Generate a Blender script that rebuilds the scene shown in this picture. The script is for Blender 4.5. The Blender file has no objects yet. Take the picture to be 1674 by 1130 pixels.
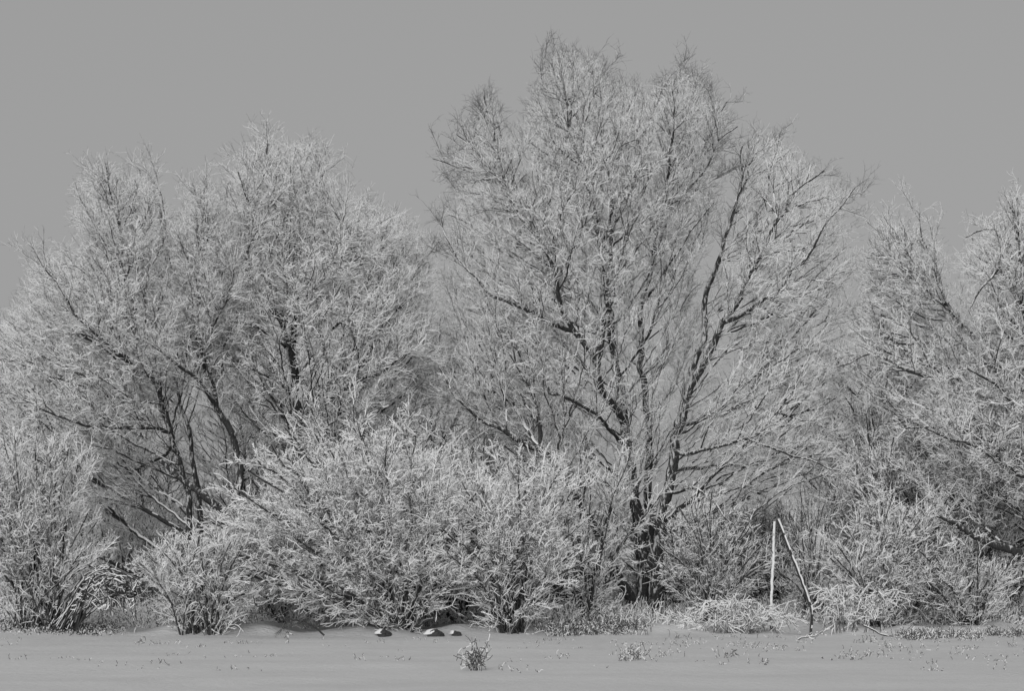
import bpy, math, random
import numpy as np
R = math.radians
rng = np.random.default_rng(7)
random.seed(7)
scene = bpy.context.scene
C = scene.collection

# ------------------------------------------------------------------ camera
F = 3120.0            # focal length in photo pixels (photo is 1674 wide)
EYE = 1.6
HOR = 915.0           # photo row of the horizon
cam_d = bpy.data.cameras.new("camera")
cam = bpy.data.objects.new("camera", cam_d); C.objects.link(cam)
cam.location = (0, 0, EYE); cam.rotation_euler = (R(90), 0, 0)
cam_d.sensor_width = 36; cam_d.lens = 36 * F / 1674
cam_d.shift_y = (HOR - 565) / 1674
cam_d.clip_start = 0.5; cam_d.clip_end = 5000
scene.camera = cam

# ------------------------------------------------------------------ sky, sun, exposure
SUN_EL, SUN_AZ = 32.0, 195.0       # sun behind a grey overcast, behind and left of the camera
world = bpy.data.worlds.new("World"); scene.world = world; world.use_nodes = True
nt = world.node_tree; nt.nodes.clear()
sky = nt.nodes.new("ShaderNodeTexSky"); sky.sky_type = 'NISHITA'; sky.sun_disc = False
sky.sun_elevation = R(SUN_EL); sky.sun_rotation = R(SUN_AZ)
sky.air_density = 2.0; sky.dust_density = 4.0
bw = nt.nodes.new("ShaderNodeRGBToBW")                  # the photograph is monochrome
bg1 = nt.nodes.new("ShaderNodeBackground"); bg1.inputs[1].default_value = 0.065
bg2 = nt.nodes.new("ShaderNodeBackground"); bg2.inputs[0].default_value = (1, 1, 1, 1); bg2.inputs[1].default_value = 0.375   # even cloud layer
mixw = nt.nodes.new("ShaderNodeMixShader"); mixw.inputs[0].default_value = 0.72
outw = nt.nodes.new("ShaderNodeOutputWorld")
L = nt.links.new
L(sky.outputs[0], bw.inputs[0]); L(bw.outputs[0], bg1.inputs[0])
L(bg1.outputs[0], mixw.inputs[1]); L(bg2.outputs[0], mixw.inputs[2]); L(mixw.outputs[0], outw.inputs[0])
sun_d = bpy.data.lights.new("sun", 'SUN'); sun_d.energy = 1.4; sun_d.angle = R(60)
sun_d.color = (1, 1, 1)
sun = bpy.data.objects.new("sun", sun_d); C.objects.link(sun)
az = R(SUN_AZ)
from mathutils import Vector
sdir = Vector((math.sin(az) * math.cos(R(SUN_EL)), math.cos(az) * math.cos(R(SUN_EL)), math.sin(R(SUN_EL))))
sun.rotation_euler = sdir.to_track_quat('Z', 'Y').to_euler()
scene.view_settings.view_transform = 'Standard'; scene.view_settings.look = 'None'
scene.view_settings.gamma = 1; scene.view_settings.exposure = 0.0
scene.view_settings.use_curve_mapping = False
scene.cycles.max_bounces = 12; scene.cycles.diffuse_bounces = 8

# ------------------------------------------------------------------ materials
def new_mat(name):
    m = bpy.data.materials.new(name); m.use_nodes = True
    return m, m.node_tree, m.node_tree.nodes["Principled BSDF"]

def ramp(nt, src, a, b, ca, cb):
    r = nt.nodes.new("ShaderNodeValToRGB")
    r.color_ramp.elements[0].position = a; r.color_ramp.elements[1].position = b
    r.color_ramp.elements[0].color = (*[ca] * 3, 1); r.color_ramp.elements[1].color = (*[cb] * 3, 1)
    nt.links.new(src, r.inputs[0]); return r

def noise(nt, scale, detail=4, rough=0.55, vec=None):
    n = nt.nodes.new("ShaderNodeTexNoise"); n.inputs["Scale"].default_value = scale
    n.inputs["Detail"].default_value = detail; n.inputs["Roughness"].default_value = rough
    if vec is None:
        g = nt.nodes.new("ShaderNodeNewGeometry"); vec = g.outputs["Position"]
    nt.links.new(vec, n.inputs["Vector"]); return n

def mat_snow(name, base, var):
    m, nt, b = new_mat(name)
    n = noise(nt, 9, 3)
    r = ramp(nt, n.outputs[0], .3, .7, base - var, base + var)
    nt.links.new(r.outputs[0], b.inputs["Base Color"]); b.inputs["Roughness"].default_value = .75
    b.inputs["Specular IOR Level"].default_value = .2
    return m
SNOW = mat_snow("rime_snow", .93, .03)

def mat_bark(name, lo, hi):
    m, nt, b = new_mat(name)
    n = noise(nt, 22, 4)
    r = ramp(nt, n.outputs[0], .3, .7, lo, hi)
    nt.links.new(r.outputs[0], b.inputs["Base Color"]); b.inputs["Roughness"].default_value = .9
    b.inputs["Specular IOR Level"].default_value = .15
    return m
BARK = mat_bark("dark_bark", .035, .08)
TWIG = mat_bark("frosted_twig_bark", .12, .24)

def mat_trunk():
    """furrowed bark with snow blown into it, more of it on the upper and windward side"""
    m, nt, b = new_mat("trunk_bark_with_blown_snow")
    geo = nt.nodes.new("ShaderNodeNewGeometry")
    mp = nt.nodes.new("ShaderNodeMapping"); mp.inputs["Scale"].default_value = (1, 1, .25)
    nt.links.new(geo.outputs["Position"], mp.inputs[0])
    n1 = noise(nt, 40, 5, .6, mp.outputs[0]); n2 = noise(nt, 16, 6, .7, mp.outputs[0])
    c1 = ramp(nt, n1.outputs[0], .35, .7, .022, .085)
    dot = nt.nodes.new("ShaderNodeVectorMath"); dot.operation = 'DOT_PRODUCT'
    dot.inputs[1].default_value = (-.45, -.35, .8)
    nt.links.new(geo.outputs["Normal"], dot.inputs[0])
    ma = nt.nodes.new("ShaderNodeMath"); ma.operation = 'MULTIPLY_ADD'; ma.inputs[1].default_value = .16
    nt.links.new(dot.outputs["Value"], ma.inputs[0]); nt.links.new(n2.outputs[0], ma.inputs[2])
    msk = ramp(nt, ma.outputs[0], .60, .66, 0, 1)
    mx = nt.nodes.new("ShaderNodeMix"); mx.data_type = 'RGBA'
    nt.links.new(msk.outputs[0], mx.inputs[0]); nt.links.new(c1.outputs[0], mx.inputs[6]); mx.inputs[7].default_value = (.75, .75, .75, 1)
    nt.links.new(mx.outputs[2], b.inputs["Base Color"]); b.inputs["Roughness"].default_value = .9
    bp = nt.nodes.new("ShaderNodeBump"); bp.inputs["Strength"].default_value = .8; bp.inputs["Distance"].default_value = .03
    nt.links.new(n1.outputs[0], bp.inputs["Height"]); nt.links.new(bp.outputs[0], b.inputs["Normal"])
    return m
TRUNK = mat_trunk()

def mat_ground():
    m, nt, b = new_mat("snow_field")
    geo = nt.nodes.new("ShaderNodeNewGeometry")
    mp = nt.nodes.new("ShaderNodeMapping"); mp.inputs["Scale"].default_value = (.45, 1, 1)
    nt.links.new(geo.outputs["Position"], mp.inputs[0])
    n = noise(nt, .8, 6, .6, mp.outputs[0]); n2 = noise(nt, 14, 4, .6, mp.outputs[0])
    r = ramp(nt, n.outputs[0], .3, .7, .62, .70)
    nt.links.new(r.outputs[0], b.inputs["Base Color"]); b.inputs["Roughness"].default_value = .7
    b.inputs["Specular IOR Level"].default_value = .2
    bp = nt.nodes.new("ShaderNodeBump"); bp.inputs["Strength"].default_value = .6; bp.inputs["Distance"].default_value = .08
    nt.links.new(n2.outputs[0], bp.inputs["Height"]); nt.links.new(bp.outputs[0], b.inputs["Normal"])
    return m
GROUND = mat_ground()
STRAW = mat_bark("dry_straw", .07, .16)
HOLLOW_DARK = mat_bark("hollow_dark", .03, .09)  # dark tone stands in for the shade inside hollows under the bush
WOODPOLE = mat_trunk(); WOODPOLE.name = "weathered_pole"

# ------------------------------------------------------------------ terrain
def _h(i, j, s):
    v = np.sin(i * 127.1 + j * 311.7 + s * 74.7) * 43758.5453
    return v - np.floor(v)
def vnoise(x, y, s=0):
    xi, yi = np.floor(x), np.floor(y); fx, fy = x - xi, y - yi
    fx = fx * fx * (3 - 2 * fx); fy = fy * fy * (3 - 2 * fy)
    return ((_h(xi, yi, s) * (1 - fx) + _h(xi + 1, yi, s) * fx) * (1 - fy)
            + (_h(xi, yi + 1, s) * (1 - fx) + _h(xi + 1, yi + 1, s) * fx) * fy) - .5
def sstep(a, b, t):
    t = np.clip((t - a) / (b - a), 0, 1); return t * t * (3 - 2 * t)
def ground_z(x, y):
    x = np.asarray(x, float); y = np.asarray(y, float)
    z = .24 * sstep(39.5, 45, y + .8 * vnoise(x / 3, y / 9, 3))
    z = z + .08 * vnoise(x / 3.5, y / 1.6, 1) + .035 * vnoise(x / .9, y / .8, 2) + .012 * vnoise(x / .25, y / .3, 9)
    z = z + sstep(39.6, 40.6, y) * (1 - sstep(50, 60, y)) * (.20 * vnoise(x / .9, y / .9, 4) + .10 * vnoise(x / .4, y / .4, 5))
    z = z + .16 * np.exp(-((y - 40.6) / .6) ** 2) * 1.9 * (vnoise(x / 1.5, y, 8) + .25)
    far = sstep(70, 260, y)
    z = z + far * (7.5 + 5 * vnoise(x / 60 + 5, y / 90, 6)) + sstep(260, 900, y) * 8
    return z

def P(px, py, Y):            # a photo pixel at distance Y as a point in the place
    return np.array([(px - 837) / F * Y, Y, EYE + (HOR - py) / F * Y])

def mesh_obj(name, verts, quads, mats, midx=None, parent=None, smooth=False):
    me = bpy.data.meshes.new(name)
    verts = np.asarray(verts, np.float32); quads = np.asarray(quads, np.int32)
    n = len(quads); k = quads.shape[1]
    me.vertices.add(len(verts)); me.vertices.foreach_set("co", verts.ravel())
    me.loops.add(n * k); me.loops.foreach_set("vertex_index", quads.ravel())
    me.polygons.add(n); me.polygons.foreach_set("loop_start", np.arange(0, n * k, k, dtype=np.int32))
    try: me.polygons.foreach_set("loop_total", np.full(n, k, np.int32))
    except Exception: pass
    for m in mats: me.materials.append(m)
    if midx is not None: me.polygons.foreach_set("material_index", np.asarray(midx, np.int32))
    me.polygons.foreach_set("use_smooth", np.full(n, smooth, bool))
    me.update(calc_edges=True)
    o = bpy.data.objects.new(name, me); C.objects.link(o)
    if parent: o.parent = parent
    return o

def tag(o, label=None, cat=None, group=None, kind=None):
    if label: o["label"] = label
    if cat: o["category"] = cat
    if group: o["group"] = group
    if kind: o["kind"] = kind
    return o

def empty(name, loc):
    o = bpy.data.objects.new(name, None); C.objects.link(o); o.location = loc; o.empty_display_size = .3
    return o

# snow field as one sheet, fine where the camera looks, reaching the horizon
ys = np.concatenate([np.linspace(-60, 18, 12), np.linspace(20, 38, 70), np.linspace(38.15, 48, 120), np.linspace(48.5, 70, 40), np.linspace(75, 300, 40), np.linspace(330, 3000, 30)])
xs = np.concatenate([np.linspace(-1500, -60, 12), np.linspace(-50, -18, 16), np.linspace(-17.5, 17.5, 300), np.linspace(18, 50, 16), np.linspace(60, 1500, 12)])
gx, gy = np.meshgrid(xs, ys)
gv = np.stack([gx, gy, ground_z(gx, gy)], -1).reshape(-1, 3)
nx = len(xs); ii, jj = np.meshgrid(np.arange(nx - 1), np.arange(len(ys) - 1))
a = (jj * nx + ii).ravel()
g = mesh_obj("ground", gv, np.stack([a, a + 1, a + 1 + nx, a + nx], 1), [GROUND], smooth=True)
tag(g, "flat snow covered field running back under the trees", kind="structure")

# ------------------------------------------------------------------ tubes
WIND = np.array([-.35, -.12, 1.0])          # the side snow sticks to
def norm(v): return v / np.maximum(np.linalg.norm(v, axis=-1, keepdims=True), 1e-9)

class Bag:
    def __init__(s): s.v, s.q, s.m, s.n = [], [], [], 0
    def add(s, v, q, m):
        s.v.append(v); s.q.append(q + s.n); s.m.append(m); s.n += len(v)
    def build(s, name, mats, parent=None, origin=None, smooth=False):
        v = np.concatenate(s.v)
        if origin is not None: v = v - np.asarray(origin)
        return mesh_obj(name, v, np.concatenate(s.q), mats, np.concatenate(s.m), parent, smooth)

def kites(bag, pts, rad, snow, keep=.9):
    """pts (N,K,3), rad (N,K), snow (N,K): thin twigs, snow ridge on the weather side (material 1), bark below (material 0)"""
    N, K, _ = pts.shape
    t = np.empty_like(pts); t[:, 1:-1] = pts[:, 2:] - pts[:, :-2]; t[:, 0] = pts[:, 1] - pts[:, 0]; t[:, -1] = pts[:, -1] - pts[:, -2]
    t = norm(t); up = np.broadcast_to(WIND, t.shape)
    u = norm(up - (up * t).sum(-1, keepdims=True) * t); w = np.cross(t, u)
    r = rad[..., None]; s = snow[..., None]
    v = np.stack([pts - r * u, pts + w * (r + .32 * s) - u * (.5 * r), pts + u * (r + s), pts - w * (r + .32 * s) - u * (.5 * r)], 2)  # N,K,4,3
    idx = np.arange(N * K * 4).reshape(N, K, 4)
    a, b = idx[:, :-1], idx[:, 1:]
    q = np.stack([a, np.roll(a, -1, 2), np.roll(b, -1, 2), b], -1)      # N,K-1,4,4
    m = np.zeros(q.shape[:3], np.int32)
    on = (rng.random((N, K - 1)) < keep) & (snow[:, 1:] > .0008)
    m[:, :, 1] = on; m[:, :, 2] = on
    bag.add(v.reshape(-1, 3), q.reshape(-1, 4), m.ravel())

def tube(bag, p, r, n=8, snow=None, sharp=.12, steep=.4, var=.45, lo=.6, patch=.34, wind=None, rmax=9):
    """one limb as a round tube; snow lies on its upper side as a ridge of its own thickness"""
    p = np.asarray(p, float); r = np.asarray(r, float); K = len(p)
    t = np.gradient(p, axis=0); t = norm(t)
    W = WIND if wind is None else np.array(wind); u = norm(W - (t @ W)[:, None] * t); w = np.cross(t, u)
    flat = np.sqrt(np.maximum(0, 1 - t[:, 2] ** 2))
    s = np.zeros(K) if snow is None else snow * flat * np.clip(rng.normal(.9, var, K), .15, 2)
    an = np.arange(n) * 2 * np.pi / n + np.pi / n
    rr = r[:, None] * (1 + sharp * (rng.random((K, n)) - .5))
    sn = np.maximum(0, np.sin(an))[None] ** .7 * s[:, None]
    v = p[:, None] + (np.cos(an)[None] * rr)[..., None] * w[:, None] + (np.sin(an)[None] * rr + sn)[..., None] * u[:, None]
    idx = np.arange(K * n).reshape(K, n); a, b = idx[:-1], idx[1:]
    q = np.stack([a, np.roll(a, -1, 1), np.roll(b, -1, 1), b], -1)
    mid = np.sin(an + np.pi / n)
    m = ((r[1:, None] < rmax) & (mid[None] > lo) & ((flat[1:, None] > steep) & (snow is not None)) & (rng.random((K - 1, n)) < .93) & (vnoise(p[1:, 0] / .13 + p[1:, 1] * 3, p[1:, 2] / .17, 33) > patch - .5)[:, None]).astype(np.int32)
    bag.add(v.reshape(-1, 3), q.reshape(-1, 4), np.broadcast_to(m, (K - 1, n)).ravel())

def catmull(p, r, step):
    p = np.asarray(p); r = np.asarray(r)
    if len(p) < 2: return p, r
    e = np.vstack([2 * p[0] - p[1], p, 2 * p[-1] - p[-2]])
    out, ro = [], []
    for i in range(len(p) - 1):
        k = max(1, int(np.linalg.norm(p[i + 1] - p[i]) / step))
        t = (np.arange(k) / k)[:, None]
        a, b, c, d = e[i], e[i + 1], e[i + 2], e[i + 3]
        out.append(.5 * (2 * b + (c - a) * t + (2 * a - 5 * b + 4 * c - d) * t ** 2 + (3 * b - a - 3 * c + d) * t ** 3))
        ro.append(r[i] * (1 - t[:, 0]) + r[i + 1] * t[:, 0])
    out.append(p[-1:]); ro.append(r[-1:])
    return np.concatenate(out), np.concatenate(ro)

def in_poly(x, y, poly):
    poly = np.asarray(poly, float); c = np.zeros(len(x), bool); j = len(poly) - 1
    for i in range(len(poly)):
        xi, yi = poly[i]; xj, yj = poly[j]
        k = ((yi > y) != (yj > y)) & (x < (xj - xi) * (y - yi) / (yj - yi + 1e-9) + xi)
        c ^= k; j = i
    return c
def poly_dist(x, y, poly):
    poly = np.asarray(poly, float); p = np.stack([x, y], 1); d = np.full(len(x), 1e9)
    for i in range(len(poly)):
        a, b = poly[i - 1], poly[i]; ab = b - a
        t = np.clip(((p - a) @ ab) / (ab @ ab + 1e-9), 0, 1)
        d = np.minimum(d, np.linalg.norm(p - a - t[:, None] * ab, axis=1))
    return d

def twig_strands(p0, d, Ls, K, curl, lift):
    out_ = [p0]; step = (Ls / (K - 1))[:, None]
    bend = rng.normal(0, curl, d.shape)
    for _ in range(K - 1):
        d = norm(d + bend * .5 + rng.normal(0, curl, d.shape) + np.array([0, 0, lift]))
        out_.append(out_[-1] + d * step)
    return np.stack(out_, 1)

# ------------------------------------------------------------------ plants
def grow(name, label, cat, Y, limbs, poly, dens=45, thick=2.6, bf=.8, r0=.006, expo=2.1,
         twigs=170, tw_len=.44, up=.25, out=.5, snow=.011, snow_top=None, tw_r=.0030, keep=.94,
         trunk_min=.05, stem_name="trunk", crown_name="crown", group=None, sub=3, wob=.035, minr=0, limb_snow=.007, limb_pts=3, flat=1.0, core=(), bkeep=.35, curl=.22, ssub=(.25, .55), sang=.95, rimw=1.5, rim=.2, ragged=.25, along=1.0, lp_s=.3):
    """limbs: list of (points [(px,py,dy)...], r_base, r_tip); the first point of the first limb stands on the ground.
    poly: crown outline in photo pixels at distance Y; crown depth follows its width."""
    poly = np.asarray(poly, float)
    # --- main stems
    nodes, par, fixr, pl = [], [], [], []
    stems = []
    for li, (pp, ra, rb) in enumerate(limbs):
        pw = np.array([P(a[0], a[1], Y + (a[2] if len(a) > 2 else 0)) for a in pp])
        rooted = li == 0 or pp[0][1] > 985
        if rooted:
            pw[0, 2] = ground_z(pw[0, 0], pw[0, 1]) - .12
        rr = np.linspace(ra, rb, len(pw))
        q, rq = catmull(pw, rr, .25)
        jit = rng.normal(0, .045 if ra > .03 else .02, q.shape) * np.minimum(1, np.arange(len(q)) / 4)[:, None]; jit[1:] = .6 * jit[1:] + .4 * jit[:-1]; q = q + jit
        if not rooted:                                   # spring from the nearest stem already there
            A = np.array(nodes); d = np.linalg.norm(A - q[0], axis=1); k = int(np.argmin(d))
            q = np.vstack([A[k], q[1:]]); base = k
        else: base = -1
        stems.append((q, rq, rooted))
        for i, (a, r_) in enumerate(zip(q, rq)):
            if i == 0 and not rooted: continue
            b = base if (i == 1 and not rooted) else (-1 if i == 0 else len(nodes) - 1)
            nodes.append(a); par.append(b); fixr.append(r_)
            pl.append(0 if b < 0 else pl[b] + .75 * np.linalg.norm(a - nodes[b]))
    nf = len(nodes)
    # --- attraction points filling the crown
    x0, y0 = poly.min(0); x1, y1 = poly.max(0)
    sc = Y / F
    want = int(dens * .5 * abs(np.dot(poly[:, 0], np.roll(poly[:, 1], 1)) - np.dot(poly[:, 1], np.roll(poly[:, 0], 1))) * sc * sc)
    want = max(want, 60)
    X = rng.uniform(x0, x1, want * 6); Z = rng.uniform(y0, y1, want * 6)
    ok = in_poly(X, Z, poly); X, Z = X[ok][:want], Z[ok][:want]
    dd = poly_dist(X, Z, poly) * sc
    def thin(x, z):
        a = np.ones(len(x))
        for cx, cy, rx, ry, f in core: a = np.minimum(a, f + (1 - f) * np.clip((((x - cx) / rx) ** 2 + ((z - cy) / ry) ** 2) ** 1.5, 0, 1))
        return a
    kp = (rng.random(len(X)) < thin(X, Z)) & (dd > ragged * (.2 + 1.2 * (vnoise(X * sc / .45, Z * sc / .45, 21) + .5))); X, Z, dd = X[kp], Z[kp], dd[kp]
    half = thick * np.sqrt(np.clip(dd / thick, .03, 1))
    D = rng.uniform(-1, 1, len(X)) * half
    pts = P(0, 0, 1)[None] * 0 + np.stack([(X - 837) / F * (Y + D), Y + D, EYE + (HOR - Z) / F * (Y + D)], 1)
    nn = np.array(nodes)[np.array(fixr) < .05]
    if len(nn) and limb_pts:
        ex = np.repeat(nn, limb_pts, 0); ex = ex + rng.normal(0, lp_s, ex.shape); pts = np.vstack([pts, ex])
    gz = ground_z(pts[:, 0], pts[:, 1]); pts = pts[pts[:, 2] > gz + .12]
    # --- balanced spanning tree
    nd = np.array(nodes); M = len(pts)
    cost = np.full(M, 1e9); best = np.zeros(M, int)
    plr = np.array(pl)
    for i in range(nf):
        c = np.linalg.norm(pts - nd[i], axis=1); c = c * c * .5 / (.3 + c) + c * .6 + bf * (plr[i])
        k = c < cost; cost[k] = c[k]; best[k] = i
    allp = np.vstack([nd, np.zeros((M, 3))]); par = par + [0] * M; plv = np.concatenate([plr, np.zeros(M)])
    done = np.zeros(M, bool); n = nf
    for _ in range(M):
        i = int(np.argmin(cost)); b = best[i]
        allp[n] = pts[i]; par[n] = int(b); plv[n] = plv[b] + np.linalg.norm(pts[i] - allp[b])
        cost[i] = np.inf; done[i] = True
        c = np.linalg.norm(pts - pts[i], axis=1); c = c * c * .5 / (.3 + c) + c * .6 + bf * plv[n]
        k = (c < cost) & ~done; cost[k] = c[k]; best[k] = n
        n += 1
    par = np.array(par)
    # --- smooth
    for _ in range(3):
        acc = np.zeros_like(allp); cnt = np.zeros(n)
        np.add.at(acc, par[nf:], allp[nf:]); np.add.at(cnt, par[nf:], 1)
        new = allp.copy(); k = np.arange(nf, n)
        has = cnt[k] > 0; kk = k[has]
        new[kk] = .5 * allp[kk] + .25 * allp[par[kk]] + .25 * acc[kk] / cnt[kk, None]
        allp = new
    # --- radii by the pipe model
    kids = [[] for _ in range(n)]
    for i in range(n):
        if par[i] >= 0: kids[par[i]].append(i)
    acc = np.zeros(n); rad = np.zeros(n)
    for i in range(n - 1, -1, -1):
        rad[i] = max(r0, acc[i] ** (1 / expo))
        if i < nf: rad[i] = max(fixr[i], minr)
        if par[i] >= 0: acc[par[i]] += min(rad[i], .06) ** expo
    base = np.array([nd[0][0], nd[0][1], float(ground_z(nd[0][0], nd[0][1]))])
    root = empty(name, base); tag(root, label, cat, group)
    zt = allp[:, 2].max(); zb = base[2]
    snow_top = snow if snow_top is None else snow_top
    def snow_at(p):
        v = snow + (snow_top - snow) * np.clip((p[..., 2] - zb) / (zt - zb), 0, 1)
        if rim < 1:                                       # wind strips the outermost shoots
            q = p.reshape(-1, 3); x = 837 + q[:, 0] * F / q[:, 1]; z = HOR - (q[:, 2] - EYE) * F / q[:, 1]
            d = np.where(in_poly(x, z, poly), poly_dist(x, z, poly), 0) * sc
            v = v * (rim + (1 - rim) * np.clip(d / rimw, 0, 1)).reshape(p.shape[:-1])
        return v
    # --- trunks
    cur = None; first = True
    groups = []
    for q, rq, rooted in stems:
        if rooted: groups.append([])
        groups[-1 if rooted else 0].append((q, rq))
    for gr in groups:
        bag = Bag()
        for q, rq in gr:
            q2, r2 = catmull(q, rq, .09)
            q2 = q2 + rng.normal(0, .004, q2.shape)
            if q is gr[0][0] and rq[0] > .06: r2 = r2 * (1 + .5 * np.exp(-np.arange(len(r2)) * .09 / .25))
            tube(bag, q2, r2, 10, snow=limb_snow, rmax=.05)
        o = bag.build(stem_name, [TRUNK if gr[0][1][0] > .035 else BARK, SNOW], root, base, smooth=True)
    # --- branches of the crown
    bag = Bag()
    used = np.zeros(n, bool)
    order = sorted(range(nf, n), key=lambda i: plv[i])
    for s in order:
        if used[s]: continue
        ch = [par[s], s]; used[s] = True; i = s
        while kids[i]:
            j = max((k for k in kids[i] if not used[k]), key=lambda k: rad[k], default=None)
            if j is None: break
            used[j] = True; ch.append(j); i = j
        rr = rad[ch].copy(); rr[0] = min(rr[0], rr[1] * 1.05); rr[-1] *= .6
        q2, r2 = catmull(allp[ch], rr, .14)
        q2[1:] += rng.normal(0, wob * .35, q2[1:].shape)
        if r2[0] > .022: tube(bag, q2, r2, 6, snow=limb_snow * .8); bag.m[-1] = np.where(bag.m[-1] == 0, 2, 1)
        else:
            s_ = snow_at(q2) * (.6 + 15 * r2) * (.5 + .9 * rng.random(len(r2)))
            kites(bag, q2[None], r2[None], s_[None], bkeep)
            if r2[0] > .0075: bag.m[-1] = np.where(bag.m[-1] == 0, 2, 1)
    # --- twigs
    cand = np.arange(nf, n); cand = cand[rad[cand] < .03]
    a = allp[par[cand]]; b = allp[cand]
    ln = np.linalg.norm(b - a, axis=1); area = want / dens
    nt_ = int(twigs * area)
    wgt = ln * (.3 + 1.0 * (rad[cand] < .009)) * thin(837 + b[:, 0] * F / b[:, 1], HOR - (b[:, 2] - EYE) * F / b[:, 1]); pick = rng.choice(len(cand), nt_, p=wgt / wgt.sum())
    f = rng.random(nt_)[:, None]
    p0 = a[pick] * (1 - f) + b[pick] * f; d0 = norm(b[pick] - a[pick])
    cen = np.array([*nd[0][:2], zb + .25 * (zt - zb)])
    outw_ = norm(p0 - cen)
    d = d0 * along + rng.normal(0, .5, d0.shape) + outw_ * out + np.array([0, 0, up]); d[:, 2] *= flat; d = norm(d)
    K = 5; Ls = tw_len * (.45 + .9 * rng.random(nt_))
    strands = twig_strands
    T = strands(p0, d, Ls, K, curl, .05 * np.sign(up + 1e-6))
    taper = np.linspace(1, .4, K)
    sn = snow_at(T) * (.5 + .9 * rng.random((nt_, 1))) * (.8 + .4 * rng.random((nt_, K)))
    kites(bag, T, tw_r * taper[None] * np.ones((nt_, 1)), sn, keep)
    if sub:
        for lv in range(sub):
            k = rng.integers(1, K - 1, nt_)
            pp = T[np.arange(nt_), k]; dp = norm(T[np.arange(nt_), k + 1] - pp)
            d2 = norm(dp + rng.normal(0, sang, dp.shape) + np.array([0, 0, up * .5]))
            T2 = strands(pp, d2, Ls * rng.uniform(*ssub, nt_), 4, .2, .02)
            sn = snow_at(T2) * (.45 + .8 * rng.random((nt_, 1))) * np.array([1, 1, 1, .8])
            kites(bag, T2, tw_r * .75 * np.array([[1, .8, .6, .4]]) * np.ones((nt_, 1)), sn, keep)
    bag.build(crown_name, [TWIG, SNOW, BARK], root, base)
    return root

# ---- tall trees ------------------------------------------------------------
grow("bare_tree", "tallest bare tree, broad crown on several dark trunks, just right of the middle", "tree", 45,
     [([(1045, 1008), (1052, 950), (1048, 880, .2), (1038, 800, .2), (1030, 750, .3), (1022, 680, .3), (1008, 600, .4), (1000, 540, .4), (993, 470, .3), (985, 400), (968, 330, -.3), (940, 230, -.3), (925, 150, 0), (906, 112, .1)], .17, .018),
      ([(1022, 690, .3), (978, 625, -.4), (973, 590, -.5), (942, 545, -.8), (915, 500, -1), (906, 440, -1.2), (880, 390, -1.2), (842, 330, -1), (815, 250, -.8), (792, 158, -.6)], .085, .012),
      ([(976, 600, -.5), (983, 540, -.4), (987, 480, -.3), (993, 430, 0), (1005, 360, .3), (1035, 280, .4), (1062, 200, .5), (1085, 140, .5)], .09, .012),
      ([(942, 545, -.8), (900, 528, -1.2), (850, 505, -1.6), (800, 480, -1.8), (780, 455, -1.8), (745, 420, -1.7), (725, 370, -1.5)], .05, .010),
      ([(985, 520, 0), (940, 450, .7), (895, 380, 1.2), (840, 320, 1.5), (770, 280, 1.6), (712, 259, 1.5)], .05, .010),
      ([(1055, 940, .3), (1064, 860, .8), (1063, 780, 1), (1062, 700, 1.2), (1052, 600, 1.2), (1050, 500, 1.2), (1070, 420, 1), (1110, 330, .8), (1150, 250, .6), (1185, 168, .5)], .12, .012),
      ([(1066, 430, 1), (1085, 330, 0), (1100, 230, -.5), (1106, 130, -.6)], .05, .010),
      ([(985, 400, 0), (1000, 320, 1), (985, 220, 1.2), (978, 108, 1)], .045, .009),
      ([(960, 310, -.3), (935, 240, .6), (905, 180, .9), (884, 125, 1)], .03, .008),
      ([(840, 330, -1), (800, 270, -.4), (765, 235, 0), (745, 222, 0)], .025, .008),
      ([(1110, 330, .8), (1150, 280, -.4), (1175, 230, -.6), (1205, 205, -.6)], .028, .008),
      ([(1095, 280, 0), (1130, 200, .8), (1140, 125, 1)], .028, .008),
      ([(1050, 500, 1.2), (1090, 440, -.8), (1130, 380, -1.4), (1165, 330, -1.5)], .03, .009),
      ([(905, 440, -1.2), (850, 400, .2), (790, 380, .8), (735, 350, 1)], .03, .009),
      ([(1043, 1003, -.2), (1028, 975, -.5), (1002, 932, -.9), (975, 870, -1.2), (945, 820, -1.4), (905, 765, -1.5), (885, 738, -1.6), (830, 712, -1.8), (795, 690, -1.9), (745, 648, -2), (715, 600, -2)], .13, .014),
      ([(1020, 962, -.5), (985, 925, 0), (950, 905, .2), (905, 880, .3)], .045, .012),
      ([(1020, 730, .3), (960, 665, -1.4), (900, 643, -2), (893, 632, -2)], .04, .02),
      ([(1008, 800, .3), (960, 780, -1), (890, 765, -1.6), (850, 772, -1.8)], .04, .012)],
     [(712, 258), (748, 228), (788, 150), (800, 145), (842, 200), (885, 95), (920, 72), (985, 85), (1000, 120), (1070, 132), (1105, 105), (1145, 122), (1192, 166), (1205, 212), (1180, 258), (1178, 300), (1172, 370), (1160, 450), (1155, 560), (1140, 700), (1090, 800), (960, 830), (880, 770), (780, 700), (700, 660), (690, 580), (712, 470), (725, 440), (722, 350), (742, 290)],
     dens=64, thick=3.2, up=.25, snow=0.0075, snow_top=.005, twigs=368, rim=.12, rimw=2.2, core=[(1010, 560, 110, 260, .62), (1000, 850, 130, 190, .4)])

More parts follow.
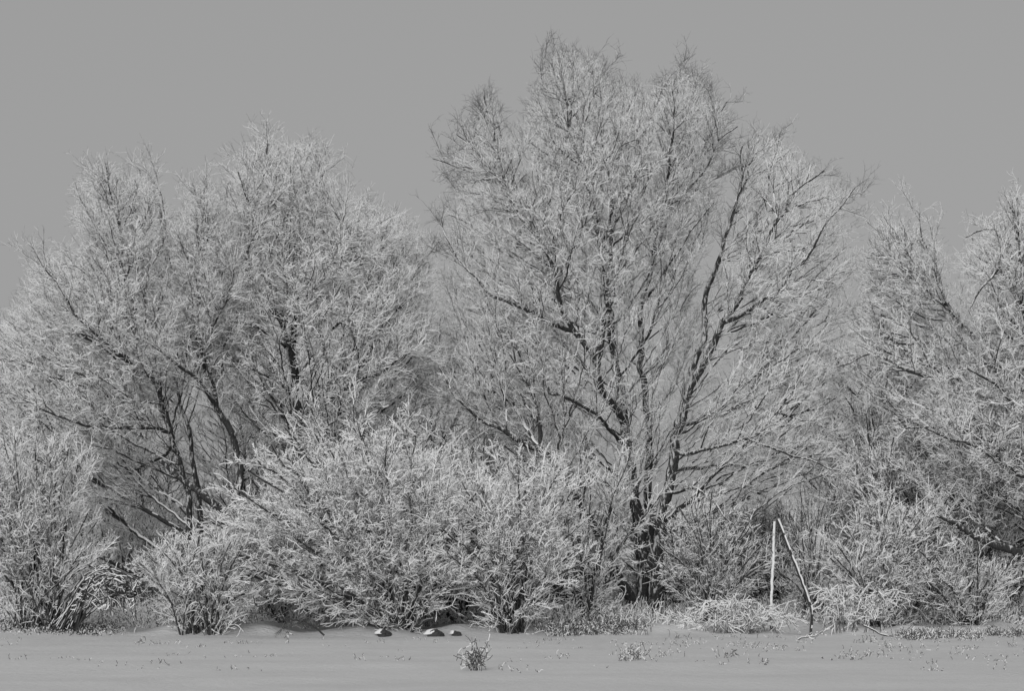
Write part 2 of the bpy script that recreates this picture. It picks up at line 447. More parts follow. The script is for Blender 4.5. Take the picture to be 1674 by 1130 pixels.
grow("bare_tree", "bare tree with a forked snow streaked trunk leaning right beside the tallest tree", "tree", 44.5,
     [([(1070, 1008), (1072, 900), (1086, 820), (1103, 740), (1118, 660), (1135, 600), (1148, 560, .2), (1152, 500, .4), (1165, 450, .4), (1190, 370, .4), (1208, 310, .5), (1215, 240, .6)], .16, .014),
      ([(1120, 650), (1158, 575, -.3), (1182, 530, -.6), (1212, 475, -.8), (1262, 380, -.9), (1300, 315, -.9), (1343, 278, -.8)], .10, .011),
      ([(1180, 532, -.5), (1250, 490, -1.2), (1312, 430, -1.5), (1352, 370, -1.6), (1398, 306, -1.6)], .055, .010),
      ([(1112, 700), (1150, 685, .4), (1205, 660, .9), (1242, 640, 1.2), (1300, 632, 1.5), (1370, 590, 1.8)], .045, .010),
      ([(1205, 660, .9), (1260, 672, .6), (1320, 690, .4), (1385, 712, .2)], .03, .010),
      ([(1105, 745), (1160, 735, -.9), (1225, 722, -1.5), (1300, 745, -1.9), (1400, 782, -2.2)], .05, .010),
      ([(1100, 770), (1180, 760, 1), (1260, 760, 1.5), (1340, 770, 1.8)], .045, .010),
      ([(1090, 810), (1140, 800, -1), (1180, 835, -1.6), (1215, 880, -1.9)], .04, .012),
      ([(1215, 470, 0), (1235, 380, 1), (1255, 300, 1.2), (1275, 220, 1.2)], .04, .009)],
     [(1208, 228), (1250, 218), (1300, 218), (1338, 268), (1370, 300), (1400, 305), (1385, 350), (1412, 380), (1410, 420), (1400, 500), (1405, 600), (1400, 700), (1410, 780), (1300, 800), (1210, 850), (1130, 820), (1110, 700), (1130, 560), (1155, 450), (1198, 340)],
     dens=56, thick=3.0, up=.2, snow=0.0075, snow_top=.006, twigs=229, rim=.12, rimw=1.8, core=[(1150, 600, 60, 160, .7)])

grow("bare_tree", "wide domed bare tree, highest crown in the left half of the thicket", "tree", 45,
     [([(500, 1004), (498, 850), (492, 720), (485, 650), (477, 560), (478, 518), (468, 430, .3), (450, 340, .3), (438, 235, .3)], .15, .014),
      ([(485, 640), (468, 555, -.6), (452, 522, -.9), (423, 493, -1.1), (403, 449, -1.2), (408, 360, -1), (390, 280, -.9)], .07, .011),
      ([(477, 550), (484, 518, -.5), (521, 469, -.9), (555, 400, -1), (565, 330, -.9)], .06, .011),
      ([(492, 690), (540, 630, 1), (600, 560, 1.5), (660, 470, 1.8), (715, 400, 1.8)], .07, .011),
      ([(500, 690), (560, 640, -1), (610, 610, -1.6), (650, 590, -1.8), (700, 560, -1.8)], .06, .011),
      ([(468, 440, .3), (500, 350, .9), (530, 280, 1), (507, 235, 1)], .04, .009),
      ([(492, 720), (440, 640, 1.2), (390, 560, 1.6), (370, 450, 1.8), (372, 300, 1.6)], .06, .010)],
     [(290, 420), (352, 360), (362, 290), (375, 250), (395, 232), (440, 212), (470, 222), (500, 215), (540, 255), (560, 312), (600, 322), (655, 342), (680, 380), (715, 402), (728, 470), (745, 560), (740, 660), (640, 720), (560, 760), (450, 750), (370, 700), (300, 600)],
     dens=64, thick=3.4, up=.08, snow=0.0082, snow_top=.006, twigs=423, flat=.7, core=[(470, 620, 110, 130, .55)])

grow("bare_tree", "bare tree with a pointed crown at the far left, two slim dark trunks under it", "tree", 44.5,
     [([(312, 1000), (311, 861), (302, 786), (287, 729), (273, 690), (250, 620), (222, 540), (200, 450), (192, 380), (176, 300), (169, 268)], .08, .010),
      ([(250, 620), (200, 590, -1), (150, 540, -1.6), (100, 480, -2), (65, 420, -2)], .045, .009),
      ([(262, 660), (190, 650, .8), (110, 620, 1.2), (40, 570, 1.6), (-30, 520, 1.6)], .042, .009),
      ([(275, 700), (190, 700, -1.2), (110, 690, -2), (30, 650, -2.4), (-30, 640, -2.4)], .038, .009),
      ([(285, 735), (240, 760, .5), (180, 790, 1), (110, 830, 1.2)], .045, .010),
      ([(215, 500), (235, 400, .8), (245, 330, .8), (228, 278, .8)], .04, .009),
      ([(330, 1000, .4), (329, 861, .4), (323, 800, .4), (314, 740, .5), (305, 695, .6), (290, 600, .9), (282, 480, 1), (270, 380, 1), (262, 305, 1)], .08, .010)],
     [(-60, 560), (20, 492), (60, 415), (118, 390), (108, 350), (110, 292), (150, 268), (178, 250), (200, 285), (228, 276), (262, 300), (285, 350), (350, 430), (370, 560), (330, 680), (240, 790), (150, 860), (60, 780), (-60, 780)],
     dens=62, thick=2.8, up=.12, snow=0.0082, snow_top=.006, twigs=386, flat=.6, core=[(290, 760, 110, 160, .2)])

grow("bare_tree", "narrow bare tree whose small tip shows between the two left crowns", "tree", 43.8,
     [([(392, 1002), (388, 800), (380, 713), (352, 662), (335, 600), (320, 545), (326, 430), (330, 350), (333, 295)], .10, .009),
      ([(352, 662), (328, 628, -.7), (300, 605, -1.2), (275, 590, -1.5), (240, 560, -1.6)], .055, .012),
      ([(335, 600), (330, 570, -.6), (365, 500, -.9), (385, 430, -.9)], .04, .010)],
     [(262, 375), (305, 325), (326, 295), (345, 298), (375, 340), (420, 450), (400, 640), (340, 700), (250, 640), (262, 500)],
     dens=67, thick=2.2, up=.2, snow=0.0082, snow_top=.006, twigs=368, core=[(340, 640, 90, 130, .3)])

grow("bare_tree", "bare tree at the right whose curved limbs reach left out of a dense crown", "tree", 44,
     [([(1745, 1008), (1725, 850), (1680, 700), (1620, 590), (1566, 522), (1545, 495), (1505, 468), (1482, 420), (1462, 380), (1440, 345)], .105, .008),
      ([(1640, 640), (1560, 620, -.9), (1480, 605, -1.4), (1430, 580, -1.6), (1370, 600, -1.6)], .05, .011),
      ([(1600, 570), (1540, 560, .9), (1470, 560, 1.2), (1400, 520, 1.4)], .04, .010),
      ([(1545, 495), (1530, 440, .6), (1510, 395, .8), (1500, 360, .8)], .035, .009),
      ([(1735, 950), (1655, 905, -1.6), (1605, 882, -1.9), (1585, 875, -2), (1566, 858, -2.1), (1530, 845, -2.2)], .11, .03),
      ([(1690, 740), (1620, 720, -1.2), (1540, 700, -1.6), (1480, 700, -1.8)], .05, .012)],
     [(1402, 390), (1440, 345), (1500, 358), (1542, 402), (1548, 440), (1572, 485), (1600, 560), (1680, 640), (1660, 800), (1560, 850), (1480, 800), (1430, 700), (1375, 640), (1370, 520)],
     dens=62, thick=2.6, up=.06, snow=0.0094, snow_top=.008, twigs=331, tw_len=.38, core=[(1600, 880, 90, 70, .1), (1440, 600, 90, 120, .5)])

grow("bare_tree", "snow laden bare tree cut by the right edge of the photo", "tree", 43,
     [([(1715, 1010), (1712, 850), (1700, 700), (1690, 560), (1672, 450), (1655, 350), (1640, 320)], .16, .013),
      ([(1695, 620), (1650, 450, -.8), (1610, 470, -1.2), (1585, 500, -1.3)], .045, .012),
      ([(1680, 480), (1640, 380, .6), (1610, 380, .9), (1580, 390, .9)], .04, .010),
      ([(1700, 720), (1640, 640, -1.2), (1580, 600, -1.6)], .05, .012),
      ([(1706, 800), (1640, 760, -1.2), (1560, 720, -1.8), (1510, 700, -1.9)], .05, .012)],
     [(1575, 400), (1612, 335), (1640, 312), (1700, 290), (1790, 300), (1830, 500), (1820, 850), (1640, 870), (1560, 800), (1500, 760), (1490, 680), (1570, 560), (1558, 440)],
     dens=64, thick=2.6, up=.04, snow=0.0100, snow_top=.009, twigs=349, tw_len=.38, core=[(1610, 880, 100, 80, .1)])

# ---- shrubs ------------------------------------------------------------------
def fan(px, py, tips, r, dy=0, w=18):
    out = []
    for k, (tx, ty) in enumerate(tips):
        bx = px + rng.uniform(-w, w); z = rng.uniform(-1, 1)
        m = .5; cx = bx + (tx - bx) * .38; cy = py + (ty - py) * .55
        out.append(([(bx, py, dy + z * .15), (cx, cy, dy + z * .5), (tx, ty, dy + z * .9)], r * rng.uniform(.8, 1.2), r * .35))
    return out

def shrub(label, Y, base, tips, poly, r=.02, w=18, group=None, whips=42, **kw):
    a = dict(dens=100, thick=1.3, bf=1.0, twigs=430, tw_len=.36, up=.1, out=.3, snow=.011, tw_r=.003, keep=.93, sub=4, limb_pts=2, lp_s=.16, bkeep=.8, r0=.004, curl=.2, ssub=(.2, .5), sang=.8, rim=1, ragged=.65, along=1.5,
             stem_name="stems", crown_name="twigs", limb_snow=.022, wob=.03)
    a.update(kw)
    pg = np.asarray(poly, float); tips = list(tips); cx, cy = base
    for _ in range(whips):
        i = rng.integers(len(pg)); f = rng.random(); q = pg[i - 1] * f + pg[i] * (1 - f)
        if q[1] < cy - 70: tips.append((cx + (q[0] - cx) * rng.uniform(.9, 1.06), cy + (q[1] - cy) * rng.uniform(.88, 1.06)))
    o = grow("snowy_shrub", label, "shrub", Y, fan(*base, tips, r, w=w), poly, group=group, **a); SH.append(o)
    return o
SH = []

shrub("tall shrub of upright snowy whips at the left edge of the photo", 40.3, (62, 1034),
      [(-20, 900), (-10, 760), (24, 720), (60, 740), (95, 745), (130, 760), (160, 850), (190, 890), (40, 850), (85, 850), (110, 830), (10, 820)],
      [(-60, 1000), (-60, 760), (20, 718), (60, 740), (110, 738), (138, 775), (145, 860), (120, 950), (92, 1015)],
      r=.018, w=40, up=.55, core=[(60, 970, 90, 110, .3)], out=.1, tw_len=.4, thick=1.2, snow=0.0076, bf=1.1)
shrub("low vase shaped shrub standing alone left of the largest bush", 40.1, (328, 1036),
      [(245, 955), (250, 915), (285, 885), (340, 880), (395, 895), (430, 930), (300, 930), (360, 920), (270, 960)],
      [(232, 970), (236, 912), (280, 882), (340, 878), (400, 888), (440, 930), (410, 985), (370, 1025), (295, 1025)],
      r=.017, w=32, up=.2, core=[(328, 1010, 55, 60, .25)], snow=0.0089, thick=1.0)
shrub("largest rounded snow laden bush at the middle of the front row", 40.5, (650, 1040),
      [(390, 900), (380, 800), (440, 730), (520, 700), (600, 690), (680, 710), (740, 760), (760, 860), (560, 850), (640, 830), (700, 880), (480, 880), (560, 985), (740, 970), (450, 930)],
      [(360, 920), (345, 830), (392, 775), (465, 712), (560, 688), (650, 692), (745, 725), (800, 800), (785, 950), (735, 1020), (640, 1034), (560, 1018), (490, 970), (420, 945)],
      r=.03, w=22, thick=2.0, core=[(650, 990, 110, 60, .35)], flat=.6, snow=0.0096, dens=85)
shrub("rounded snowy bush right of the largest bush, thin stems fanning from one foot", 40.2, (838, 1034),
      [(755, 860), (780, 790), (850, 765), (920, 820), (945, 900), (925, 960), (800, 860), (870, 850), (760, 940), (835, 820)],
      [(722, 880), (745, 780), (845, 745), (935, 790), (965, 890), (935, 985), (890, 1022), (790, 1010), (742, 950)],
      r=.019, w=20, up=.3, core=[(838, 980, 80, 90, .2)], snow=0.0096, thick=1.3)
shrub("snowy bush behind and between the vase shaped shrub and the largest bush", 43.5, (450, 1006),
      [(385, 900), (400, 850), (440, 820), (500, 850), (540, 900), (420, 940), (390, 960)],
      [(375, 950), (370, 880), (400, 830), (450, 800), (540, 830), (560, 950), (480, 975), (410, 965)],
      r=.018, snow=0.0089)
shrub("snow clotted bush growing against the left side of the tallest tree's trunks", 43.2, (965, 1008),
      [(870, 800), (900, 740), (960, 710), (1030, 740), (930, 850), (1000, 830)],
      [(852, 800), (880, 735), (960, 702), (1040, 735), (1085, 800), (1065, 850), (980, 872), (900, 868)],
      r=.02, snow=0.0096, thick=1.0, dens=60, twigs=220, whips=10)
shrub("thin snowy bush between the tallest tree's trunks and the upright pole", 42.6, (1165, 1012),
      [(1090, 880), (1130, 820), (1180, 840), (1230, 870), (1250, 930), (1110, 950), (1200, 900)],
      [(1045, 930), (1075, 840), (1150, 805), (1220, 845), (1258, 900), (1255, 980), (1180, 1010), (1090, 1000)],
      r=.016, snow=0.0083, up=.2, twigs=170, dens=60, keep=.75)
shrub("open brown stemmed bush behind the leaning branch", 43.5, (1330, 1008),
      [(1280, 900), (1310, 840), (1350, 860), (1385, 880), (1300, 940), (1370, 920)],
      [(1262, 960), (1270, 880), (1300, 800), (1350, 780), (1400, 850), (1410, 960), (1360, 1005), (1290, 1005)],
      r=.013, snow=0.0048, up=.3, twigs=130, dens=45)
shrub("broad snow clotted bush right of the leaning branch", 42.0, (1440, 1018),
      [(1350, 900), (1380, 850), (1440, 820), (1500, 840), (1530, 900), (1400, 930), (1480, 920)],
      [(1335, 960), (1350, 880), (1400, 830), (1460, 815), (1530, 850), (1550, 960), (1500, 1010), (1380, 1010)],
      r=.016, keep=.8, twigs=300, dens=80, snow=0.0096)
shrub("dark snowy bush under the thick limb at the right edge", 42.0, (1590, 1020),
      [(1500, 900), (1540, 850), (1600, 900), (1650, 920), (1700, 940), (1540, 950), (1620, 960)],
      [(1490, 980), (1500, 920), (1550, 880), (1620, 925), (1700, 940), (1720, 990), (1640, 1015), (1520, 1015)],
      r=.02, snow=0.0069, twigs=260, dens=70, keep=.8)

# ---- thicket behind: prototypes copied with parts of their own ---------------------
def copy_plant(src, label, x, y, rz, sc, szz=None, group=None):
    r = src.copy(); C.objects.link(r)
    r.location = (x, y, float(ground_z(x, y))); r.rotation_euler = (0, 0, rz); r.scale = (sc, sc, szz or sc)
    r["label"] = label
    if group: r["group"] = group
    for ch in list(src.children):
        c = ch.copy(); C.objects.link(c); c.parent = r
    return r
GB = "young trees standing behind the main row"
b1 = grow("thicket_tree", "slim young tree behind the fallen trunk at left", "tree", 50,
     [([(230, 1000), (232, 850), (226, 760), (222, 640)], .06, .012),
      ([(250, 1000), (262, 880), (280, 780), (290, 680)], .04, .010),
      ([(215, 1000), (190, 900), (165, 800), (150, 720)], .04, .010)],
     [(120, 820), (130, 700), (180, 620), (250, 610), (310, 660), (330, 780), (300, 900), (240, 950), (160, 930)],
     dens=40, thick=2.2, twigs=150, snow=.015, up=.2, sub=1, group=GB)
b2 = grow("thicket_tree", "young forked tree seen between the left crown and the tallest tree", "tree", 52,
     [([(690, 1000), (688, 850), (700, 720), (715, 600), (720, 520)], .07, .012),
      ([(695, 780), (740, 700, .5), (780, 620, .8)], .035, .010), ([(690, 800), (640, 700, -.5), (620, 640, -.7)], .035, .010)],
     [(590, 800), (600, 660), (660, 560), (730, 500), (790, 560), (830, 660), (830, 800), (760, 880), (640, 880)],
     dens=26, thick=2.4, twigs=90, snow=.015, up=.15, sub=1, group=GB)
spots = [(b1, "young tree behind the curved limbs at right", 1440, 50, 5.0, 1.25), (b1, "young tree between the curved limb tree and the right edge tree", 1520, 48.5, 2.9, 1.2), (b1, "young tree behind the vase shaped shrub", 400, 51, 1.3, 1.05), (b1, "young tree behind the left part of the largest bush", 540, 53, 2.4, 1.1),
         (b2, "young tree behind the far left whips", 60, 52, 2.0, 1.0), (b2, "young tree behind the tallest tree's leaning trunk", 880, 54, 4.0, 1.0),
         
         (b1, "young tree in the dark mass under the right crown", 1560, 50, 3.6, 1.15),
         (b1, "young tree behind the tree cut by the right edge", 1680, 51, 5.2, 1.2), (b1, "young tree behind the far left crown's lower limbs", 150, 55, 4.4, 1.2),
         (b2, "young tree behind the bush right of the largest bush", 790, 58, .9, .95), (b1, "low young tree behind the dome shaped left crown", 460, 57, 5.6, 1.2)]
for s, lab, px, Y_, rz, sc in spots:
    copy_plant(s, lab, (px - 837) / F * Y_, Y_, rz, sc)

def copies(src, rows):
    for lab, px, Y_, rz, sc in rows:
        copy_plant(src, lab, (px - 837) / F * Y_, Y_, rz, sc)
copies(SH[1], [("low snowy shrub in the second row behind the arching canes", 175, 46, 1.0, 1.1), ("low snowy shrub in the second row beneath the fallen trunk", 290, 47, 2.2, 1.2),
    ("low snowy shrub in the second row left of the tallest tree's foot", 905, 46, .6, 1.25),
    ("low snowy shrub in the second row right of the tallest tree's foot", 1125, 46.5, 3.3, 1.2), ("low snowy shrub in the second row behind the upright pole", 1245, 47.5, 5.0, 1.25),
    ("low snowy shrub in the second row under the right edge limb", 1640, 46, 2.7, 1.3), ("low snowy shrub behind the broad bush right of the leaning branch", 1500, 47, 1.6, 1.3)])
copies(SH[3], [("rounded bush of the second row filling the gap right of the largest bush", 745, 43.2, 1.9, 1.12), ("rounded bush of the second row behind the right half of the largest bush", 590, 43.6, 3.1, 1.38), ("rounded bush of the second row left of the leaning dark trunk", 860, 45.5, 5.5, .95),
    ("rounded frosty bush behind the broad bush right of the leaning branch", 1455, 44.5, 2.4, 1.35), ("rounded frosty bush in the dark mass under the right crowns", 1560, 44.8, .5, 1.3)])
copies(SH[5], [("tall snowy bush of the back row behind the far left whips", 100, 48, 2.0, 1.1), ("tall snowy bush of the back row under the domed crown", 560, 47.5, 3.0, 1.2),
    ("tall snowy bush of the back row behind the bush right of the largest", 760, 48, 4.4, 1.1), ("tall snowy bush of the back row under the curved limbs", 1420, 48.5, 5.3, 1.25),
    ("tall snowy bush of the back row under the right edge tree", 1580, 48, 1.1, 1.4)])

# ---- small plants, poles, logs -------------------------------------------------
def path(pp, Y):
    return np.array([P(a[0], a[1], Y + (a[2] if len(a) > 2 else 0)) for a in pp])
def sticks(name, label, cat, Y, lines, part=None, tw=0, tw_len=.2, snow=.02, mats=None, group=None, sides=7, droop=-.1, step=.06, rough=.006, tsnow=.012, steep=.4, plaster=0, var=.45, patch=.3, wind=None):
    """lines: (points, r_base, r_tip); parts: the main stick(s) and their twigs"""
    allq = [path(pp, Y) for pp, _, _ in lines]
    b = np.array(allq[0][0]); b[2] = min(b[2], float(ground_z(b[0], b[1])))
    bag = Bag(); tp, td = [], []
    for q, (pp, ra, rb) in zip(allq, lines):
        q2, r2 = catmull(q, np.linspace(ra, rb, len(q)), step); q2 = q2 + rng.normal(0, rough, q2.shape)
        tube(bag, q2, r2, sides, snow=snow, steep=steep, var=var, lo=.3 if tw or patch < .1 else .6, patch=patch, wind=wind)
        if plaster: bag.m[-1] = np.where((rng.random(len(bag.m[-1])) < plaster) & (np.repeat(np.arange(len(q2) - 1), sides) > .16 * len(q2)), 1, 0)
        cap = bag.v[-1]; k = len(cap)
        e = np.arange(sides); n2 = bag.n - k
        for ring in (0, k - sides):                       # close both ends
            c = cap[ring:ring + sides].mean(0)[None]
            bag.add(c, np.zeros((0, 4), int), np.zeros(0, int)); ci = bag.n - 1
            bag.q.append(np.stack([n2 + ring + e, n2 + ring + (e + 1) % sides, np.full(sides, ci), np.full(sides, ci)], 1)[:, :4])
            bag.m.append(np.zeros(sides, int))
        if tw:
            k = rng.integers(len(q2) // 4, len(q2) - 1, tw); tp.append(q2[k]); td.append(norm(q2[np.minimum(k + 1, len(q2) - 1)] - q2[k]))
    mats = mats or [BARK, SNOW]
    if tw:
        root = empty(name, b); tag(root, label, cat, group)
        bag.build(part or "stems", mats, root, b)
        p0 = np.concatenate(tp); d = np.concatenate(td); d = norm(d + rng.normal(0, .6, d.shape) + np.array([0, 0, droop]))
        T = twig_strands(p0, d, tw_len * (.4 + .9 * rng.random(len(p0))), 5, .2, droop * .3)
        bg = Bag(); kites(bg, T, .004 * np.linspace(1, .5, 5)[None] * np.ones((len(p0), 1)), tsnow * (.5 + rng.random((len(p0), 5))))
        bg.build("twigs", [TWIG, SNOW], root, b)
        return root
    o = bag.build(name, mats, None, b); o.location = b
    return tag(o, label, cat, group)
def gpy(px, Y):               # photo row of the ground at column px, distance Y
    return HOR - (float(ground_z((px - 837) / F * Y, Y)) - EYE) * F / Y

sticks("upright_pole", "upright snow plastered pole standing left of the leaning branch", "pole", 41,
       [([(1261, gpy(1261, 41) + 8), (1261, 980), (1264, 920), (1266, 853)], .032, .026)], mats=[BARK, SNOW], sides=12, rough=.004, plaster=.95)
sticks("leaning_branch", "dark bare branch with a ridge of snow leaning on the upright pole", "branch", 40.9,
       [([(1324, gpy(1324, 40.9) + 6), (1327, 1005), (1322, 985), (1308, 945), (1290, 900), (1277, 865), (1270, 850)], .030, .020)], mats=[BARK, SNOW], snow=.08, sides=10, steep=.1, var=.08, rough=.002, patch=0, wind=(.8, -.35, 1))
sticks("fallen_log", "dark slanting fallen trunk propped across the two slim trunks at left", "trunk", 43.6,
       [([(388, 850), (353, 827), (326, 806), (296, 783), (262, 753)], .10, .05)], mats=[TRUNK, SNOW], snow=None, sides=12)
sticks("fallen_log", "short dark log lying low behind the arching canes", "trunk", 42.6,
       [([(238, 945), (205, 930), (180, 918), (150, 903)], .07, .045)], mats=[TRUNK, SNOW], snow=None, sides=10)
sticks("dead_branch", "thin dark dead branch with side twigs lying left of the largest bush", "branch", 39.0,
       [([(530, 1040), (520, 1030), (500, 1018), (475, 1014), (455, 1010), (435, 1000), (420, 990), (413, 975)], .020, .010),
        ([(442, 1003), (430, 1004), (412, 1002), (398, 1003)], .010, .006), ([(495, 1017), (470, 1025), (450, 1036)], .008, .005), ([(470, 1013), (460, 1030), (455, 1038)], .007, .004)],
       tw=9, tw_len=.22, snow=None, droop=-.3, tsnow=.0)
sticks("fallen_twig", "small dark twig lying on the snow below the leaning branch", "twig", 37.6,
       [([(1305, gpy(1305, 37.6) - 1), (1318, gpy(1318, 37.6) - 4), (1333, gpy(1333, 37.6) - 7), (1345, gpy(1345, 37.6) - 15)], .014, .007)], tw=8, tw_len=.15, snow=.008, droop=.2)
sticks("fallen_branch", "straight stick half buried in snow right of the bent reeds", "branch", 39.4,
       [([(1412, 1024), (1430, 1032), (1446, 1040), (1460, gpy(1460, 39.4))], .014, .010)], snow=.015, tw=0)
can = []
for k in range(36):
    bx = rng.uniform(70, 130); ex = rng.uniform(165, 238); hy = rng.uniform(925, 985); ey = rng.uniform(950, 1010); z = rng.uniform(-.5, .5)
    can.append(([(bx, 1030, z * .3), (bx + (ex - bx) * .3, hy + 25, z * .5), (bx + (ex - bx) * .62, hy, z), (ex - 8, hy + (ey - hy) * .35, z), (ex, ey, z)], .013, .006))
sticks("bent_canes", "snow loaded canes arching down to the right of the far left shrub", "shrub", 39.95, can, tw=9, tw_len=.2, rough=.003, snow=.022, var=.25, droop=-.1, tsnow=.013)
ree = []
for k in range(46):
    bx = rng.uniform(1350, 1445); dx = rng.uniform(-45, 60); hy = rng.uniform(955, 1005); z = rng.uniform(-.5, .6)
    ree.append(([(bx, 1036, z), (bx + dx * .3, hy + 12, z), (bx + dx * .7, hy, z), (bx + dx, hy + rng.uniform(12, 40), z)], .006, .003))
sticks("bent_reeds", "clump of snow weighted reeds bent over right of the leaning branch", "reeds", 40.6, ree, tw=14, tw_len=.3, snow=.009, mats=[STRAW, SNOW], tsnow=.009)
br = []
for k in range(60):
    bx = np.clip(rng.normal(1200, 38), 1110, 1290); dx = rng.uniform(-40, 40); hy = 1018 - 38 * rng.random() * math.exp(-((bx - 1205) / 50) ** 2); z = rng.uniform(-.5, .6)
    br.append(([(bx, 1036, z), (bx + dx * .4, hy + 8, z), (bx + dx, hy, z), (bx + dx * 1.7, hy + rng.uniform(6, 22), z)], .005, .003))
sticks("bent_reeds", "low heap of snow covered weeds left of the upright pole", "reeds", 40.6, br, tw=14, tw_len=.28, snow=.008, mats=[STRAW, SNOW], tsnow=.008)

def weed(label, px, Y, h, n, spread, name="dry_weed", group=None):
    x = (px - 837) / F * Y; z = float(ground_z(x, Y))
    root = empty(name, (x, Y, z)); tag(root, label, "weed", group)
    p0 = np.stack([rng.normal(0, spread * .3, n), rng.normal(0, spread * .3, n), np.full(n, -.03)], 1)
    d = norm(np.stack([rng.normal(0, spread * 1.3, n), rng.normal(0, spread * 1.3, n), np.ones(n)], 1))
    T = twig_strands(p0, d, h * rng.uniform(.4, 1.1, n), 6, .12, 0)
    b = Bag(); kites(b, T, np.full((n, 6), .0035) * np.linspace(1, .5, 6), np.full((n, 6), .005) * rng.random((n, 6)), .35)
    b.build("stalks", [STRAW, SNOW], root)
    k = rng.integers(2, 6, n * 3); i = rng.integers(0, n, n * 3)
    T2 = twig_strands(T[i, k], norm(rng.normal(0, .6, (n * 3, 3)) + [0, 0, .3]), h * rng.uniform(.15, .4, n * 3), 4, .2, 0)
    b = Bag(); kites(b, T2, np.full((n * 3, 4), .0035), np.full((n * 3, 4), .007) * rng.random((n * 3, 4)), .4)
    b.build("side_shoots", [STRAW, SNOW], root)
def Yat(py): return EYE * F / (py - HOR)
weed("largest dark dry weed standing alone in the open snow in front", 778, Yat(1097), .50, 34, .17)
weed("sparse dry weed in the open snow right of the largest weed", 1035, Yat(1078), .34, 18, .45)
weed("faint short weed in the open snow below the upright pole", 1180, Yat(1076), .22, 9, .6)
weed("tiny weed tuft in the snow below the leaning branch", 1230, Yat(1090), .16, 7, .5)
weed("single thin weed stalk poking up under the dead branch", 467, Yat(1052), .25, 3, .1)
weed("few thin stalks in the snow below the vase shaped shrub", 232, Yat(1050), .2, 6, .5)
weed("low dark weed right of the largest weed's foot", 855, Yat(1062), .12, 5, .5)
weed("small weed in the snow under the bent reeds", 1375, Yat(1078), .2, 9, .6)

def strip(name, label, x0, x1, Y0, Y1, n, h, lean, mat, snow, kk=.6, clump=14, r=.005):
    """uncountable low growth scattered over a strip of ground"""
    cx = rng.uniform(x0, x1, max(1, n // clump)); cy = rng.uniform(Y0, Y1, len(cx)); ch = rng.uniform(.45, 1.1, len(cx))
    i = rng.integers(0, len(cx), n)
    Yv = cy[i] + rng.normal(0, .12, n); X = (cx[i] - 837) / F * cy[i] + rng.normal(0, .14, n)
    p0 = np.stack([X, Yv, ground_z(X, Yv) - .03], 1)
    d = norm(np.stack([rng.normal(0, lean, n), rng.normal(0, lean, n), np.ones(n)], 1))
    T = twig_strands(p0, d, h * ch[i] * rng.uniform(.4, 1.1, n), 5, .16, -.04)
    b = Bag(); kites(b, T, np.full((n, 5), r) * np.linspace(1, .5, 5), snow * (.3 + rng.random((n, 5))), kk)
    m = n; k = rng.integers(1, 5, m)
    T2 = twig_strands(T[np.arange(m), k], norm(rng.normal(0, .7, (m, 3)) + [0, 0, .2]), h * rng.uniform(.2, .45, m), 4, .2, -.03)
    kites(b, T2, np.full((m, 4), r * .8), snow * (.3 + rng.random((m, 4))), kk)
    return tag(b.build(name, [mat, SNOW]), label, "grass", kind="stuff")
strip("dry_grass", "dry grass poking through snow between the right front bush and the tallest tree", 890, 1040, 39.6, 41.2, 900, .36, .22, STRAW, .005, .4)
strip("dry_grass", "dark grass tufts in the snow along the right edge", 1475, 1670, 38.2, 40.5, 700, .26, .4, STRAW, .005, .4, clump=30)
strip("dry_grass", "leaf litter and short grass round the feet of the far left shrub", -20, 190, 39.8, 41.2, 1300, .2, .6, BARK, .006, .5)
strip("dry_grass", "thin scattered stubble showing through the open snow", -40, 1720, 27, 39.6, 420, .13, .5, STRAW, .004, .4, clump=5, r=.0035)
strip("dry_grass", "scattered short stalks in the snow in front of the bushes at right", 1000, 1700, 31, 39.5, 420, .17, .45, STRAW, .004, .4, clump=7, r=.0035)
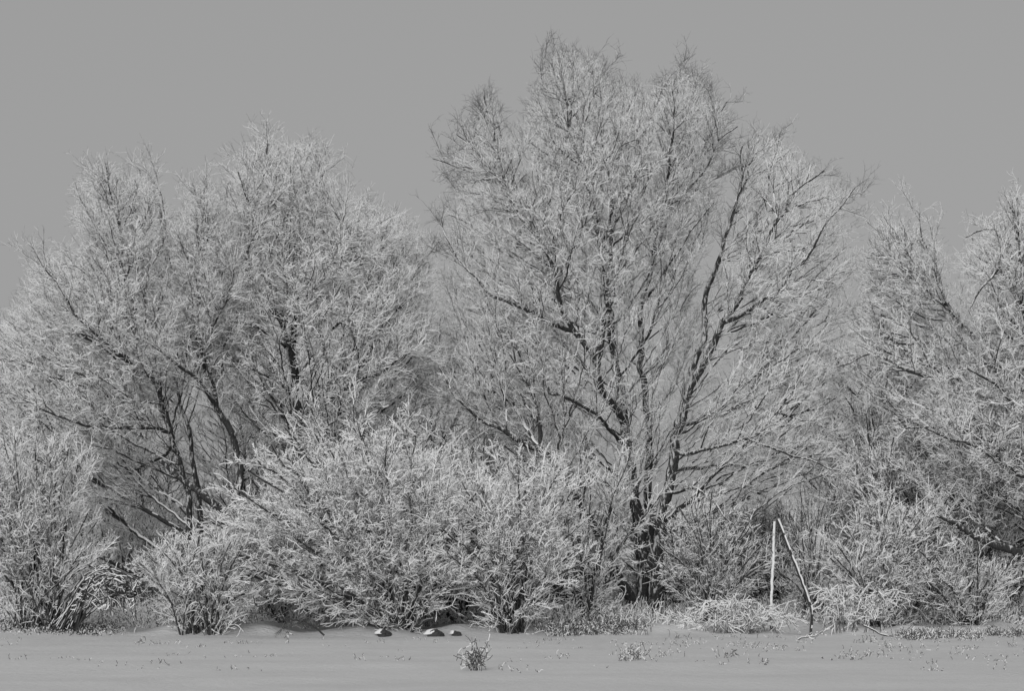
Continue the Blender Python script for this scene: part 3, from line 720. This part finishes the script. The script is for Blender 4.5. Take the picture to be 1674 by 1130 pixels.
strip("undergrowth", "tangled snowy undergrowth on the bank behind the front bushes", -60, 1740, 42.5, 47, 15000, .55, .6, TWIG, .014, .9)
strip("undergrowth", "taller tangle of brush filling the back of the thicket", -60, 1740, 47, 54, 5000, 1.1, .4, TWIG, .016, .9)

# ---- snow capped dark lumps standing in for shaded hollows -----------------------------------------------------------
import bmesh
def hollow_lump(label, px, py, Y, w, h, seed):
    bm = bmesh.new(); bmesh.ops.create_icosphere(bm, subdivisions=4, radius=1)
    from mathutils import noise as mn
    for v in bm.verts:
        v.co *= 1 + .28 * mn.noise(v.co * 1.3 + Vector((seed, 0, 0))) + .08 * mn.noise(v.co * 4 + Vector((0, seed, 0)))
        v.co.x *= w; v.co.y *= w * .8; v.co.z *= h
    me = bpy.data.meshes.new("hollow_lump"); bm.to_mesh(me); bm.free(); me.materials.append(HOLLOW_DARK)
    x = (px - 837) / F * Y; z = float(ground_z(x, Y))
    root = empty("snow_capped_hollow_lump", (x, Y, z)); tag(root, label, "hollow_lump", "dark lumps standing in for hollows at the foot of the largest bush")
    o = bpy.data.objects.new("hollow_lump", me); C.objects.link(o); o.parent = root
    bm = bmesh.new(); bmesh.ops.create_icosphere(bm, subdivisions=4, radius=1)
    for v in bm.verts:
        t = v.co.z
        v.co *= 1.06 + .28 * mn.noise(v.co * 1.3 + Vector((seed, 0, 0)))
        v.co.x = v.co.x * w * .95 - w * .45; v.co.y = v.co.y * w * .8 + w * .35; v.co.z = max(v.co.z, .35 + .3 * mn.noise(v.co * 2)) * h * .85 + .02
    me = bpy.data.meshes.new("snow_cap"); bm.to_mesh(me); bm.free(); me.materials.append(SNOW)
    for p in me.polygons: p.use_smooth = True
    o = bpy.data.objects.new("snow_cap", me); C.objects.link(o); o.parent = root
hollow_lump("snow capped dark lump for a shaded hollow at the left foot of the largest bush", 628, 1040, 39.8, .15, .13, 1)
hollow_lump("snow capped rounded lump for a shaded hollow right of the largest bush's stems", 712, 1045, 39.6, .17, .14, 4)
hollow_lump("small dark lump for a shaded hollow, rightmost of the lumps by the largest bush", 746, 1042, 39.8, .11, .10, 9)
